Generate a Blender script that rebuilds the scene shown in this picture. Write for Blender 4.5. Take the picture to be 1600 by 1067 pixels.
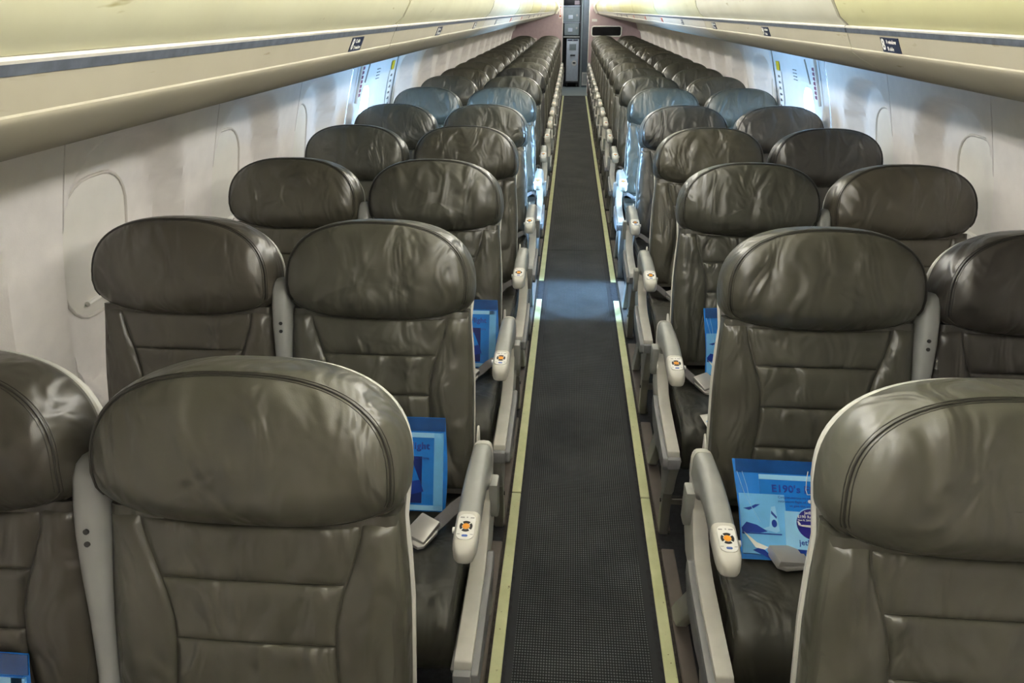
import bpy, bmesh, math, random
from mathutils import Vector, Matrix, noise

random.seed(7)
scene = bpy.context.scene
for o in list(bpy.data.objects):
    bpy.data.objects.remove(o)
C = scene.collection

# ------------------------------------------------------------------ camera
W_PX, H_PX, F_PX = 1600, 1067, 1154.4
PITCH, YAW, ROLL = 0.4215, -0.0767, -0.0028
cam_d = bpy.data.cameras.new('camera')
cam_d.sensor_fit = 'HORIZONTAL'; cam_d.sensor_width = 36.0
cam_d.lens = F_PX / W_PX * 36.0
cam_d.clip_start = 0.03; cam_d.clip_end = 60
cam = bpy.data.objects.new('camera', cam_d); C.objects.link(cam)
fw = Vector((math.sin(YAW)*math.cos(PITCH), math.cos(YAW)*math.cos(PITCH), -math.sin(PITCH)))
rt = Vector((math.cos(YAW), -math.sin(YAW), 0)); up = rt.cross(fw)
r2 = math.cos(ROLL)*rt + math.sin(ROLL)*up
u2 = -math.sin(ROLL)*rt + math.cos(ROLL)*up
cam.matrix_world = Matrix(((r2.x, u2.x, -fw.x, -0.066), (r2.y, u2.y, -fw.y, 0.0), (r2.z, u2.z, -fw.z, 1.6116), (0, 0, 0, 1)))
scene.camera = cam

# ------------------------------------------------------------------ sky, daylight, exposure
world = bpy.data.worlds.new('sky'); scene.world = world; world.use_nodes = True
bg = world.node_tree.nodes['Background']
bg.inputs[0].default_value = (0.62, 0.86, 1.0, 1); bg.inputs[1].default_value = 2.2
DAY_POWER, DAY_COL = 68.0, (0.38, 0.64, 1.0)
for s in (-1, 1):                                       # daylight in the two overwing exit windows
    ld = bpy.data.lights.new('exit_daylight', 'AREA'); ld.shape = 'RECTANGLE'
    ld.size = 0.42; ld.size_y = 0.30; ld.energy = DAY_POWER; ld.color = DAY_COL
    lo = bpy.data.objects.new('exit_daylight', ld); C.objects.link(lo)
    lo.location = (s*1.56, 4.56, 1.16)
    lo.rotation_euler = (0, s*math.radians(62), 0)
COVE_STRENGTH, COVE_COL = 15.0, (1.0, 0.972, 0.92)
scene.view_settings.view_transform = 'Standard'; scene.view_settings.look = 'None'
scene.view_settings.gamma = 1.0; scene.view_settings.use_curve_mapping = False
scene.view_settings.exposure = 1.62
scene.cycles.max_bounces = 7; scene.cycles.diffuse_bounces = 4; scene.cycles.glossy_bounces = 3

# ------------------------------------------------------------------ materials
def new_mat(name):
    m = bpy.data.materials.new(name); m.use_nodes = True
    return m, m.node_tree.nodes, m.node_tree.links, m.node_tree.nodes['Principled BSDF']

def coords(N, L, scale=(1, 1, 1), rand=False):
    tc = N.new('ShaderNodeTexCoord'); mp = N.new('ShaderNodeMapping')
    mp.inputs['Scale'].default_value = scale
    L.new(tc.outputs['Object'], mp.inputs['Vector'])
    if rand:
        oi = N.new('ShaderNodeObjectInfo'); ml = N.new('ShaderNodeMath'); ml.operation = 'MULTIPLY'
        ml.inputs[1].default_value = 41.0
        L.new(oi.outputs['Random'], ml.inputs[0]); L.new(ml.outputs[0], mp.inputs['Location'])
    return mp.outputs['Vector']

def noise_node(N, L, vec, scale, detail=3, rough=0.5, dist=0.0, kind=None):
    n = N.new('ShaderNodeTexNoise')
    if kind: n.noise_type = kind
    n.inputs['Scale'].default_value = scale; n.inputs['Detail'].default_value = detail
    n.inputs['Roughness'].default_value = rough; n.inputs['Distortion'].default_value = dist
    L.new(vec, n.inputs['Vector']); return n.outputs[0]

def bump(N, L, h, strength, dist, prev=None):
    b = N.new('ShaderNodeBump'); b.inputs['Strength'].default_value = strength; b.inputs['Distance'].default_value = dist
    L.new(h, b.inputs['Height'])
    if prev: L.new(prev, b.inputs['Normal'])
    return b.outputs[0]

def ramp(N, L, fac, stops):
    r = N.new('ShaderNodeValToRGB'); el = r.color_ramp.elements
    el[0].position, el[0].color = stops[0][0], (*stops[0][1], 1)
    el[1].position, el[1].color = stops[-1][0], (*stops[-1][1], 1)
    for p, c in stops[1:-1]:
        e = el.new(p); e.color = (*c, 1)
    L.new(fac, r.inputs[0]); return r.outputs[0]

def mul(N, L, a, b):
    m = N.new('ShaderNodeMix'); m.data_type = 'RGBA'; m.blend_type = 'MULTIPLY'; m.inputs[0].default_value = 1.0
    L.new(a, m.inputs[6]); L.new(b, m.inputs[7]); return m.outputs[2]

def plain(name, col, rough=0.45, metal=0.0, var=0.06, scale=18, bmp=0.0, coat=0.0, spec=0.5):
    m, N, L, B = new_mat(name)
    v = coords(N, L, rand=True); n = noise_node(N, L, v, scale, 4)
    lo = tuple(max(0, c*(1-var)) for c in col); hi = tuple(min(1, c*(1+var)) for c in col)
    L.new(ramp(N, L, n, [(0.3, lo), (0.7, hi)]), B.inputs['Base Color'])
    B.inputs['Roughness'].default_value = rough; B.inputs['Metallic'].default_value = metal
    B.inputs['Coat Weight'].default_value = coat; B.inputs['Coat Roughness'].default_value = 0.08
    B.inputs['Specular IOR Level'].default_value = spec
    if bmp:
        n2 = noise_node(N, L, v, scale*14, 2)
        L.new(bump(N, L, n2, bmp, 0.002), B.inputs['Normal'])
    return m

def leather(name, wr=0.5, r0=0.32, ridge=0.35):
    m, N, L, B = new_mat(name)
    v = coords(N, L, (1.5, 1.2, 0.75), rand=True)
    oi = N.new('ShaderNodeObjectInfo')
    n1 = noise_node(N, L, v, 7.0, 3, 0.5, 0.6)
    tone = ramp(N, L, n1, [(0.3, (0.84, 0.83, 0.82)), (0.72, (1.12, 1.11, 1.08))])
    L.new(mul(N, L, oi.outputs['Color'], tone), B.inputs['Base Color'])
    n2 = noise_node(N, L, v, 8.5, 2.0, 0.45, 0.9)
    rid = noise_node(N, L, v, 5.5, 1.5, 0.5, 1.2, 'RIDGED_MULTIFRACTAL')
    n3 = noise_node(N, L, v, 480, 2)
    b1 = bump(N, L, n2, wr, 0.022)
    b2 = bump(N, L, rid, wr*ridge, 0.008, b1)
    b3 = bump(N, L, n3, 0.10, 0.0012, b2)
    L.new(b3, B.inputs['Normal'])
    rr = N.new('ShaderNodeMapRange'); L.new(n1, rr.inputs[0])
    rr.inputs[3].default_value = r0; rr.inputs[4].default_value = r0+0.15
    L.new(rr.outputs[0], B.inputs['Roughness'])
    B.inputs['Specular IOR Level'].default_value = 0.8
    return m

def mat_mat():
    m, N, L, B = new_mat('ribbed_mat')
    v = coords(N, L)
    sep = N.new('ShaderNodeSeparateXYZ'); L.new(v, sep.inputs[0])
    def tri(out, per):
        a = N.new('ShaderNodeMath'); a.operation = 'MULTIPLY'; a.inputs[1].default_value = 2*math.pi/per; L.new(out, a.inputs[0])
        b = N.new('ShaderNodeMath'); b.operation = 'SINE'; L.new(a.outputs[0], b.inputs[0])
        c = N.new('ShaderNodeMath'); c.operation = 'MULTIPLY_ADD'; c.inputs[1].default_value = 0.5; c.inputs[2].default_value = 0.5
        L.new(b.outputs[0], c.inputs[0]); return c.outputs[0]
    a, b = tri(sep.outputs[0], 0.0075), tri(sep.outputs[1], 0.0095)
    p = N.new('ShaderNodeMath'); p.operation = 'MULTIPLY'; L.new(a, p.inputs[0]); L.new(b, p.inputs[1])
    n = noise_node(N, L, v, 3.2, 5, 0.6)
    n2 = noise_node(N, L, v, 300, 2)
    cells = ramp(N, L, p.outputs[0], [(0.15, (0.017, 0.020, 0.021)), (0.6, (0.140, 0.152, 0.160))])
    wear = ramp(N, L, n, [(0.32, (0.62, 0.62, 0.64)), (0.7, (1.25, 1.22, 1.2))])
    L.new(mul(N, L, cells, wear), B.inputs['Base Color'])
    B.inputs['Roughness'].default_value = 0.8
    B.inputs['Specular IOR Level'].default_value = 0.35
    L.new(bump(N, L, n2, 0.25, 0.002, bump(N, L, p.outputs[0], 0.6, 0.003)), B.inputs['Normal'])
    return m

def bin_mat(name):
    m, N, L, B = new_mat(name)
    v = coords(N, L, rand=True); oi = N.new('ShaderNodeObjectInfo')
    n = noise_node(N, L, v, 5.0, 5, 0.62)
    v2 = coords(N, L, (1, 0.35, 1.6), rand=True)
    s = noise_node(N, L, v2, 26, 3, 0.6, 0.3)
    soft = ramp(N, L, n, [(0.3, (0.94, 0.93, 0.9)), (0.65, (1.03, 1.03, 1.02))])
    scuff = ramp(N, L, s, [(0.24, (0.62, 0.57, 0.42)), (0.31, (1, 1, 1))])
    L.new(mul(N, L, mul(N, L, oi.outputs['Color'], soft), scuff), B.inputs['Base Color'])
    B.inputs['Roughness'].default_value = 0.55; B.inputs['Specular IOR Level'].default_value = 0.3
    return m

def strip_mat():
    m, N, L, B = new_mat('glow_path_strip')
    v = coords(N, L, rand=True)
    n = noise_node(N, L, v, 9, 6, 0.65); s = noise_node(N, L, v, 70, 3, 0.6)
    a = ramp(N, L, n, [(0.3, (0.66, 0.69, 0.36)), (0.7, (0.82, 0.84, 0.52))])
    b = ramp(N, L, s, [(0.26, (0.35, 0.3, 0.2)), (0.33, (1, 1, 1))])
    L.new(mul(N, L, a, b), B.inputs['Base Color']); B.inputs['Roughness'].default_value = 0.5
    return m

def emit(name, col, st):
    m, N, L, B = new_mat(name)
    N.remove(B); e = N.new('ShaderNodeEmission'); e.inputs[0].default_value = (*col, 1); e.inputs[1].default_value = st
    L.new(e.outputs[0], N['Material Output'].inputs[0]); return m

def glass_mat():
    m, N, L, B = new_mat('window_glass')
    N.remove(B)
    t = N.new('ShaderNodeBsdfTransparent'); t.inputs[0].default_value = (0.92, 0.98, 1.0, 1)
    g = N.new('ShaderNodeBsdfGlossy'); g.inputs['Roughness'].default_value = 0.03
    fr = N.new('ShaderNodeFresnel'); fr.inputs[0].default_value = 1.45
    mx = N.new('ShaderNodeMixShader')
    L.new(fr.outputs[0], mx.inputs[0]); L.new(t.outputs[0], mx.inputs[1]); L.new(g.outputs[0], mx.inputs[2])
    L.new(mx.outputs[0], N['Material Output'].inputs[0])
    return m

M = dict(
    leather=leather('seat_leather', 0.9, 0.26), cushion=leather('cushion_leather', 0.5, 0.33, 0.15), piping=leather('piping_leather', 0.1),
    shell=plain('shell_plastic', (0.60, 0.60, 0.55), 0.4), arm=plain('armrest_grey', (0.32, 0.33, 0.315), 0.36, coat=0.15),
    armlight=plain('armrest_light', (0.62, 0.61, 0.56), 0.38), beam=plain('frame_white', (0.60, 0.59, 0.55), 0.42),
    trim=plain('frame_grey', (0.26, 0.265, 0.28), 0.4), leg=plain('leg_metal', (0.30, 0.29, 0.27), 0.35, 0.75),
    fairing=plain('leg_fairing', (0.36, 0.355, 0.34), 0.45), steel=plain('buckle_steel', (0.50, 0.49, 0.48), 0.28, 0.5),
    web=plain('belt_webbing', (0.20, 0.19, 0.195), 0.7, bmp=0.4, scale=30), black=plain('black_plastic', (0.012, 0.012, 0.014), 0.4),
    orange=plain('orange_button', (0.9, 0.36, 0.015), 0.4), white=plain('white_print', (0.80, 0.80, 0.77), 0.45),
    bluebtn=plain('blue_button', (0.08, 0.16, 0.50), 0.4), greyprint=plain('grey_print', (0.35, 0.35, 0.35), 0.5),
    mat=mat_mat(), carpet=plain('dark_carpet', (0.030, 0.031, 0.036), 0.9, bmp=0.6, scale=60, var=0.3),
    matedge=plain('mat_binding', (0.022, 0.024, 0.028), 0.7), strip=strip_mat(),
    track=plain('track_cover', (0.17, 0.145, 0.13), 0.5, var=0.15, scale=9), channel=plain('dirty_channel', (0.035, 0.028, 0.022), 0.8, var=0.6, scale=80),
    wall=plain('sidewall_plastic', (0.86, 0.82, 0.79), 0.6, bmp=0.15, scale=20, var=0.03), seam=plain('panel_seam', (0.30, 0.28, 0.25), 0.6),
    shade=plain('window_shade', (0.86, 0.83, 0.77), 0.5, var=0.02), frame=plain('window_frame', (0.66, 0.62, 0.57), 0.5),
    door=bin_mat('bin_door'), binlow=bin_mat('bin_lower'), lip=plain('bin_lip', (0.68, 0.66, 0.62), 0.4, var=0.1, scale=60),
    latch=plain('latch_strip', (0.13, 0.15, 0.19), 0.35, 0.3, var=0.25, scale=70), gap=plain('bin_gap', (0.10, 0.09, 0.075), 0.6),
    navy=plain('placard_navy', (0.012, 0.02, 0.055), 0.4), red=plain('placard_red', (0.45, 0.07, 0.04), 0.4), yellow=plain('sign_yellow', (0.85, 0.58, 0.02), 0.5),
    purple=plain('sign_purple', (0.22, 0.05, 0.12), 0.5), ceiling=plain('ceiling_panel', (0.80, 0.78, 0.72), 0.55, var=0.03),
    mauve=plain('bulkhead_mauve', (0.45, 0.35, 0.37), 0.55, var=0.05), hatch=plain('exit_hatch', (0.74, 0.75, 0.77), 0.5, var=0.02),
    galley=plain('galley_laminate', (0.28, 0.325, 0.33), 0.4), galleydark=plain('galley_dark', (0.05, 0.055, 0.06), 0.4),
    trolley=plain('trolley_alu', (0.62, 0.68, 0.76), 0.4, 0.25), dooredge=plain('galley_post', (0.16, 0.19, 0.215), 0.4, 0.3),
    bag=plain('bag_blue', (0.015, 0.20, 0.68), 0.25, coat=0.7, var=0.12, scale=12), bagtop=plain('bag_dark_blue', (0.008, 0.07, 0.27), 0.2, coat=0.8, var=0.2),
    baglight=plain('bag_light_blue', (0.16, 0.48, 0.86), 0.3, coat=0.5, var=0.10), bagpale=plain('bag_pale_blue', (0.30, 0.62, 0.92), 0.3, coat=0.4),
    bagnavy=plain('bag_navy', (0.006, 0.02, 0.16), 0.3, coat=0.4), bagprint=plain('bag_print', (0.008, 0.045, 0.33), 0.3, coat=0.4),
    badge=plain('badge_indigo', (0.02, 0.018, 0.22), 0.3, coat=0.4), glass=glass_mat(), cove=emit('cove_lamp', COVE_COL, COVE_STRENGTH),
    galleyfill=emit('galley_fill_light', (0.85, 0.93, 1.0), 9.0), mirror=plain('dark_panel', (0.006, 0.006, 0.008), 0.12), screw=plain('dark_screw', (0.06, 0.06, 0.06), 0.4, 0.6),
)

# ------------------------------------------------------------------ mesh helpers
class MB:
    def __init__(self): self.v = []; self.f = []
    def add(self, vs, fs):
        b = len(self.v); self.v += [tuple(p) for p in vs]; self.f += [tuple(b+i for i in f) for f in fs]; return self
    def box(self, x0, x1, y0, y1, z0, z1):
        return self.add([(x0,y0,z0),(x1,y0,z0),(x1,y1,z0),(x0,y1,z0),(x0,y0,z1),(x1,y0,z1),(x1,y1,z1),(x0,y1,z1)],
                        [(0,3,2,1),(4,5,6,7),(0,1,5,4),(1,2,6,5),(2,3,7,6),(3,0,4,7)])
    def prism_x(self, prof, x0, x1, taper=0.0):          # prof: (y,z) polygon
        n = len(prof)
        self.add([(x0, y, z) for y, z in prof]+[(x1, y, z) for y, z in prof],
                 [tuple(range(n-1, -1, -1)), tuple(range(n, 2*n))]+[(i, (i+1) % n, n+(i+1) % n, n+i) for i in range(n)]); return self
    def prism_y(self, prof, y0, y1):                     # prof: (x,z) polygon
        n = len(prof)
        self.add([(x, y0, z) for x, z in prof]+[(x, y1, z) for x, z in prof],
                 [tuple(range(n)), tuple(range(2*n-1, n-1, -1))]+[(n+i, n+(i+1) % n, (i+1) % n, i) for i in range(n)]); return self
    def prism_z(self, prof, z0, z1):
        n = len(prof)
        self.add([(x, y, z0) for x, y in prof]+[(x, y, z1) for x, y in prof],
                 [tuple(range(n-1, -1, -1)), tuple(range(n, 2*n))]+[(i, (i+1) % n, n+(i+1) % n, n+i) for i in range(n)]); return self
    def grid(self, pts):                                 # rows of points
        r, c = len(pts), len(pts[0])
        self.add([p for row in pts for p in row], [(i*c+j, i*c+j+1, (i+1)*c+j+1, (i+1)*c+j) for i in range(r-1) for j in range(c-1)]); return self
    def rings(self, rings, cap0=True, cap1=True):        # closed loops
        n = len(rings[0]); b = []
        fs = [(i*n+j, i*n+(j+1) % n, (i+1)*n+(j+1) % n, (i+1)*n+j) for i in range(len(rings)-1) for j in range(n)]
        if cap0: fs.append(tuple(range(n-1, -1, -1)))
        if cap1: fs.append(tuple(range((len(rings)-1)*n, len(rings)*n)))
        self.add([p for r in rings for p in r], fs); return self
    def tube(self, path, r, k=6, closed=False, cap=True):
        P = [Vector(p) for p in path]; rs = []; n = len(P); prev = None
        for i in range(n):
            t = (P[(i+1) % n]-P[i-1]) if closed else (P[min(i+1, n-1)]-P[max(i-1, 0)])
            t.normalize()
            a = prev if prev is not None else (Vector((0, 0, 1)) if abs(t.z) < 0.9 else Vector((1, 0, 0)))
            s = t.cross(a).normalized(); w = s.cross(t).normalized(); prev = w
            rs.append([P[i]+r*(math.cos(2*math.pi*j/k)*s+math.sin(2*math.pi*j/k)*w) for j in range(k)])
        if closed: rs.append(rs[0]); self.rings(rs, False, False)
        else: self.rings(rs, cap, cap)
        return self
    def ribbon(self, path, half, th):                    # path of (centre, side vector)
        rs = []
        for i, (p, s) in enumerate(path):
            p = Vector(p); s = Vector(s).normalized()
            q0 = Vector(path[max(i-1, 0)][0]); q1 = Vector(path[min(i+1, len(path)-1)][0])
            nrm = (q1-q0).cross(s).normalized()*th/2
            rs.append([p-s*half-nrm, p+s*half-nrm, p+s*half+nrm, p-s*half+nrm])
        return self.rings(rs)
    def mesh(self, name, mats, smooth=None, bevel=0.0, seg=2, mirror=False, sharp=40):
        me = bpy.data.meshes.new(name)
        vs = [(-x, y, z) for x, y, z in self.v] if mirror else self.v
        fs = [f[::-1] for f in self.f] if mirror else self.f
        me.from_pydata(vs, [], fs)
        bm = bmesh.new(); bm.from_mesh(me)
        bmesh.ops.remove_doubles(bm, verts=bm.verts, dist=1e-6)
        bmesh.ops.recalc_face_normals(bm, faces=bm.faces)
        if bevel:
            es = [e for e in bm.edges if len(e.link_faces) == 2 and e.calc_face_angle(0) > math.radians(22)]
            bmesh.ops.bevel(bm, geom=es, offset=bevel, segments=seg, profile=0.6, affect='EDGES', clamp_overlap=True)
        bm.to_mesh(me); bm.free()
        if not isinstance(mats, (list, tuple)): mats = [mats]
        for m in mats: me.materials.append(M[m])
        if smooth is None: smooth = True
        if smooth:
            me.shade_smooth(); me.set_sharp_from_angle(angle=math.radians(sharp))
        return me

def link(name, me, parent=None, col=None, loc=None):
    o = bpy.data.objects.new(name, me); C.objects.link(o)
    if parent: o.parent = parent
    if col: o.color = (*col, 1)
    if loc: o.location = loc
    return o
def empty(name, loc=(0, 0, 0), rot=(0, 0, 0)):
    o = bpy.data.objects.new(name, None); C.objects.link(o); o.location = loc; o.rotation_euler = rot
    o.empty_display_size = 0.1; return o
def tag(o, label, cat, group=None):
    o['label'] = label; o['category'] = cat
    if group: o['group'] = group
    return o
def struct(o, label=None, cat=None):
    o['kind'] = 'structure'
    if label: o['label'] = label
    if cat: o['category'] = cat
    return o
_txt = {}
def text_mesh(body, size, mat, depth=0.0003, align='LEFT', bold=0.0):
    key = (body, size, mat, align)
    if key in _txt: return _txt[key]
    cu = bpy.data.curves.new('lettering', 'FONT'); cu.body = body; cu.size = size; cu.extrude = depth
    cu.align_x = align; cu.align_y = 'CENTER'; cu.offset = bold*size; cu.resolution_u = 2; cu.space_character = 1.0+bold*2
    ob = bpy.data.objects.new('lettering', cu); C.objects.link(ob)
    dg = bpy.context.evaluated_depsgraph_get(); dg.update()
    me = bpy.data.meshes.new_from_object(ob.evaluated_get(dg))
    bpy.data.objects.remove(ob); me.materials.clear(); me.materials.append(M[mat])
    _txt[key] = me; return me
def smooth01(t): t = min(1, max(0, t)); return t*t*(3-2*t)
def ordinal(i): return ['zeroth','first','second','third','fourth','fifth','sixth','seventh','eighth','ninth','tenth','eleventh','twelfth','thirteenth',
                        'fourteenth','fifteenth','sixteenth','seventeenth','eighteenth','nineteenth'][i]

# ------------------------------------------------------------------ dimensions of the cabin
PITCH_Y = 0.8135
def row_y(i): return 0.984+(i-1)*PITCH_Y+(0.1655 if i >= 6 else 0)+(0.1211 if i >= 7 else 0)+(0.0854 if i >= 8 else 0)
NROWS = 19
Y0, YB = -1.75, 16.38                                   # front partition, rear bulkhead
WALLP = [(0.0, 1.25), (0.12, 1.30), (0.3, 1.332), (0.6, 1.345), (0.75, 1.335), (0.9, 1.317), (1.0, 1.302), (1.1, 1.282), (1.2, 1.256), (1.3, 1.227), (1.38, 1.202), (1.47, 1.17)]
def wall_x(z):
    for (a, x0), (b, x1) in zip(WALLP, WALLP[1:]):
        if z <= b: return x0+(x1-x0)*(z-a)/(b-a)
    return WALLP[-1][1]
WIN_FRONT = [3.54-0.813*k for k in range(6, -1, -1)]
WIN_REAR = [5.53+0.813*k for k in range(14)]
EXIT0, EXIT1, EXITW = 4.083, 5.26, 4.55
def recess(dy, z):                                       # the scoop around a window, dy from the window's middle
    a = abs((dy-0.03)/0.31)**3+abs((z-0.955)/0.378)**3
    return 0.090*smooth01((1.0-a)/0.33)

# ------------------------------------------------------------------ floor
b = MB().box(-1.32, 1.32, Y0, 19.0, -0.05, 0.0)
struct(link('floor', b.mesh('floor', 'carpet', smooth=False)))
for k, (a, c) in enumerate(((Y0+0.02, 5.235), (5.24, 15.96))):
    o = tag(empty('aisle_mat', (0.008, 0, 0)), ['black grid-textured rubber mat along the near half of the aisle', 'black grid-textured rubber mat along the far half of the aisle'][k], 'mat', 'aisle mats')
    link('mat_surface', MB().box(-0.186, 0.186, a, c, 0.0, 0.0035).mesh('mat', 'mat', smooth=False), o)
    for s in (-1, 1):
        x = sorted((s*0.186, s*0.2045)); link('binding', MB().box(x[0], x[1], a, c, 0.0, 0.0045).mesh('mat_binding', 'matedge', smooth=False), o)
cuts = [(-1.7, 0.6), (0.604, 2.228), (2.234, 4.215), (4.555, 6.45), (6.455, 8.35), (8.355, 10.25), (10.255, 12.15), (12.155, 14.05), (14.055, 15.95)]
for s, side in ((-1, 'left'), (1, 'right')):
    for k, (a, c) in enumerate(cuts):
        x0 = 0.206 if s < 0 else 0.226
        x = sorted((s*x0, s*(x0+0.033)))
        o = link('path_marking_strip', MB().box(x[0], x[1], a, c, 0.0, 0.006).mesh('strip', 'strip', bevel=0.0015, seg=1))
        tag(o, f'pale yellow-green floor strip on the {side} of the aisle, {ordinal(k+1)} length from the camera end', 'floor strip', 'floor path strips')
    x0 = 0.239 if s < 0 else 0.259
    o = struct(link(f'trim_{1 if s < 0 else 2}', MB().box(*sorted((s*x0, s*(x0+0.010))), Y0, 15.9, 0.0, 0.004).mesh('channel', 'channel', smooth=False)))
    tr = MB()
    o = struct(empty(f'trim_{3 if s < 0 else 4}'))
    for i in range(0, NROWS+1):
        yy = row_y(i)-0.60
        ln = row_y(i+1)-row_y(i)-0.09
        link('seat_track_cover', MB().box(*sorted((s*(x0+0.010), s*(x0+0.052))), yy+0.03, yy+0.03+ln, 0.0, 0.012).mesh('track', 'track', bevel=0.003, seg=1), o)

# ------------------------------------------------------------------ side walls, windows, exits
def rrect(w, h, r, n=7):
    pts = []
    for cx, cy, a0 in ((w/2-r, h/2-r, 0), (-w/2+r, h/2-r, 90), (-w/2+r, -h/2+r, 180), (w/2-r, -h/2+r, 270)):
        for k in range(n): a = math.radians(a0+90*k/(n-1)); pts.append((cx+r*math.cos(a), cy+r*math.sin(a)))
    return pts
ZS = [0.0, 0.06, 0.12, 0.2, 0.3, 0.45, 0.53]+[0.55+0.02*k for k in range(30)]+[1.15+0.0125*k for k in range(20)]+[1.42, 1.47]
def panel_mesh(y0, y1, c, s, name):
    ny = max(2, int(round((y1-y0)/0.02)))
    ys = [y0+0.0025]+[y0+(y1-y0)*k/ny for k in range(1, ny)]+[y1-0.0025]
    def pt(y, z, off=0.0):
        x = wall_x(z)+off
        if c is not None: x += recess(y-c, z)
        return (s*x, y, z)
    m = MB().grid([[pt(y, z) for y in ys] for z in ZS])
    m.grid([[pt(ys[0], z, 0.02*q) for q in (0, 1)] for z in ZS]); m.grid([[pt(ys[-1], z, 0.02*q) for q in (0, 1)] for z in ZS])
    return m.mesh(name, 'wall', sharp=50)
walls = {}
for s, side in ((-1, 'left'), (1, 'right')):
    w = struct(empty('wall_'+side)); walls[s] = w
    base = panel_mesh(-0.27, 0.543, 0.0, s, 'sidewall_panel')
    for c in WIN_FRONT+WIN_REAR:
        if c+0.54 < Y0: continue
        link('sidewall_panel', base, w, loc=(0, c, 0))
    # backing shell outside the panels so that the joints read dark
    link('outer_skin', MB().grid([[(s*(wall_x(z)+0.10), y, z) for y in (Y0, EXIT0)] for z in ZS]).grid([[(s*(wall_x(z)+0.10), y, z) for y in (EXIT1, 19.0)] for z in ZS]).mesh('outer_skin', 'seam'), w)
    link('dado', MB().prism_y([(s*1.36, 0.0), (s*1.27, 0.0), (s*1.30, 0.12), (s*1.325, 0.26), (s*1.345, 0.30)], Y0, YB).mesh('dado', 'fairing'), w)
    for ye in (EXIT0, EXIT1):
        link('light_seal_plate', MB().prism_y([(s*(wall_x(z)+d), z) for d, zs in ((0.003, ZS), (0.13, ZS[::-1])) for z in zs], ye-0.004, ye+0.004).mesh('light_seal_plate', 'seam', smooth=False), w)  # added plates closing the gap where outside light leaked in
    nwin = 0
    wins = [c for c in WIN_FRONT+WIN_REAR if c > 0.2 and c < 16.2]
    def wp(y, z, off):
        return (s*(wall_x(z)+recess(y, z)-off), y, z)
    loop = [(a, 1.012+bb) for a, bb in rrect(0.315, 0.395, 0.125)]
    fr_me = MB().tube([wp(a, z, 0.001) for a, z in loop], 0.0050, 8, closed=True).mesh('window_frame', 'frame')
    rr = []
    for k, (q, off) in enumerate(((1.0, 0.0), (0.985, -0.001), (0.96, 0.001), (0.8, 0.0025), (0.5, 0.0035), (0.2, 0.004))):
        rr.append([wp(a*q, 1.012+(z-1.012)*q, off) for a, z in loop])
    sh_me = MB().rings(rr, False, True).mesh('window_shade', 'shade')
    hd = [wp(-0.075+0.15*k/8, 0.862, 0.0105) for k in range(9)]
    hd_me = MB().tube(hd, 0.0075, 8).mesh('shade_handle', 'shade')
    for c in wins:
        nwin += 1
        wn = struct(empty(f'window_{nwin if s < 0 else nwin+20}', (0, c, 0)))
        link('window_frame', fr_me, wn); link('window_shade', sh_me, wn); link('shade_handle', hd_me, wn)

    # overwing exit: hatch with a real window opening
    dn = struct(empty(f'door_{1 if s < 0 else 2}'), 'pale overwing emergency exit hatch on the %s with a bright daylight window' % side)
    hole = [(EXITW+a, 1.035+bb) for a, bb in rrect(0.245, 0.345, 0.10, 9)]
    def hx(z): return wall_x(z)+0.006
    n = len(hole)
    outer = []
    ya, yb, za, zb = EXIT0+0.09, EXIT1-0.06, 0.0, 1.47
    cy, cz = EXITW, 1.035
    dirs = sorted([math.atan2(z-cz, y-cy) for y, z in hole]+[math.atan2(z-cz, y-cy) for y in (ya, yb) for z in (za, zb)]+[-math.pi+2*math.pi*(k+0.37)/110 for k in range(110)])
    def hit(poly, a):
        dx, dz = math.cos(a), math.sin(a); best = None
        for i in range(len(poly)):
            (y1_, z1_), (y2_, z2_) = poly[i-1], poly[i]
            ey, ez = y2_-y1_, z2_-z1_; den = dx*ez-dz*ey
            if abs(den) < 1e-12: continue
            t = ((y1_-cy)*ez-(z1_-cz)*ey)/den; u = ((y1_-cy)*dz-(z1_-cz)*dx)/den
            if t > 0 and -1e-6 <= u <= 1+1e-6: best = t if best is None else max(best, t)
        return (cy+dx*best, cz+dz*best)
    rect = [(ya, za), (yb, za), (yb, zb), (ya, zb)]
    outer = [hit(rect, a) for a in dirs]; hole = [hit(hole, a) for a in dirs]
    rings_ = []
    for q in (0, 0.04, 0.08, 0.12, 0.2, 0.3, 0.4, 0.5, 0.6, 0.7, 0.8, 0.9, 1.0):
        ring = []
        for (a, z), (a2, z2) in zip(hole, outer):
            yy, zz = a+(a2-a)*q, z+(z2-z)*q
            dep = 0.03*smooth01(1-q/0.13)
            ring.append((s*(hx(zz)+dep), yy, zz))
        rings_.append(ring)
    hm = MB().rings(rings_, False, False)
    hm.rings([[(s*(hx(z)+0.03), a, z) for a, z in hole], [(s*(hx(z)+0.085), cy+(a-cy)*0.93, cz+(z-cz)*0.93) for a, z in hole]], False, False)
    # corner fill so the hatch is a full rectangle
    link('hatch_panel', hm.mesh('hatch_panel', 'hatch', sharp=60), dn)
    for y0_, y1_ in ((EXIT0, ya), (yb, EXIT1)):
        link('hatch_surround', MB().grid([[(s*(wall_x(z)-0.002), y, z) for y in (y0_+0.003, y1_-0.003)] for z in ZS]).mesh('hatch_surround', 'hatch'), dn)
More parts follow.
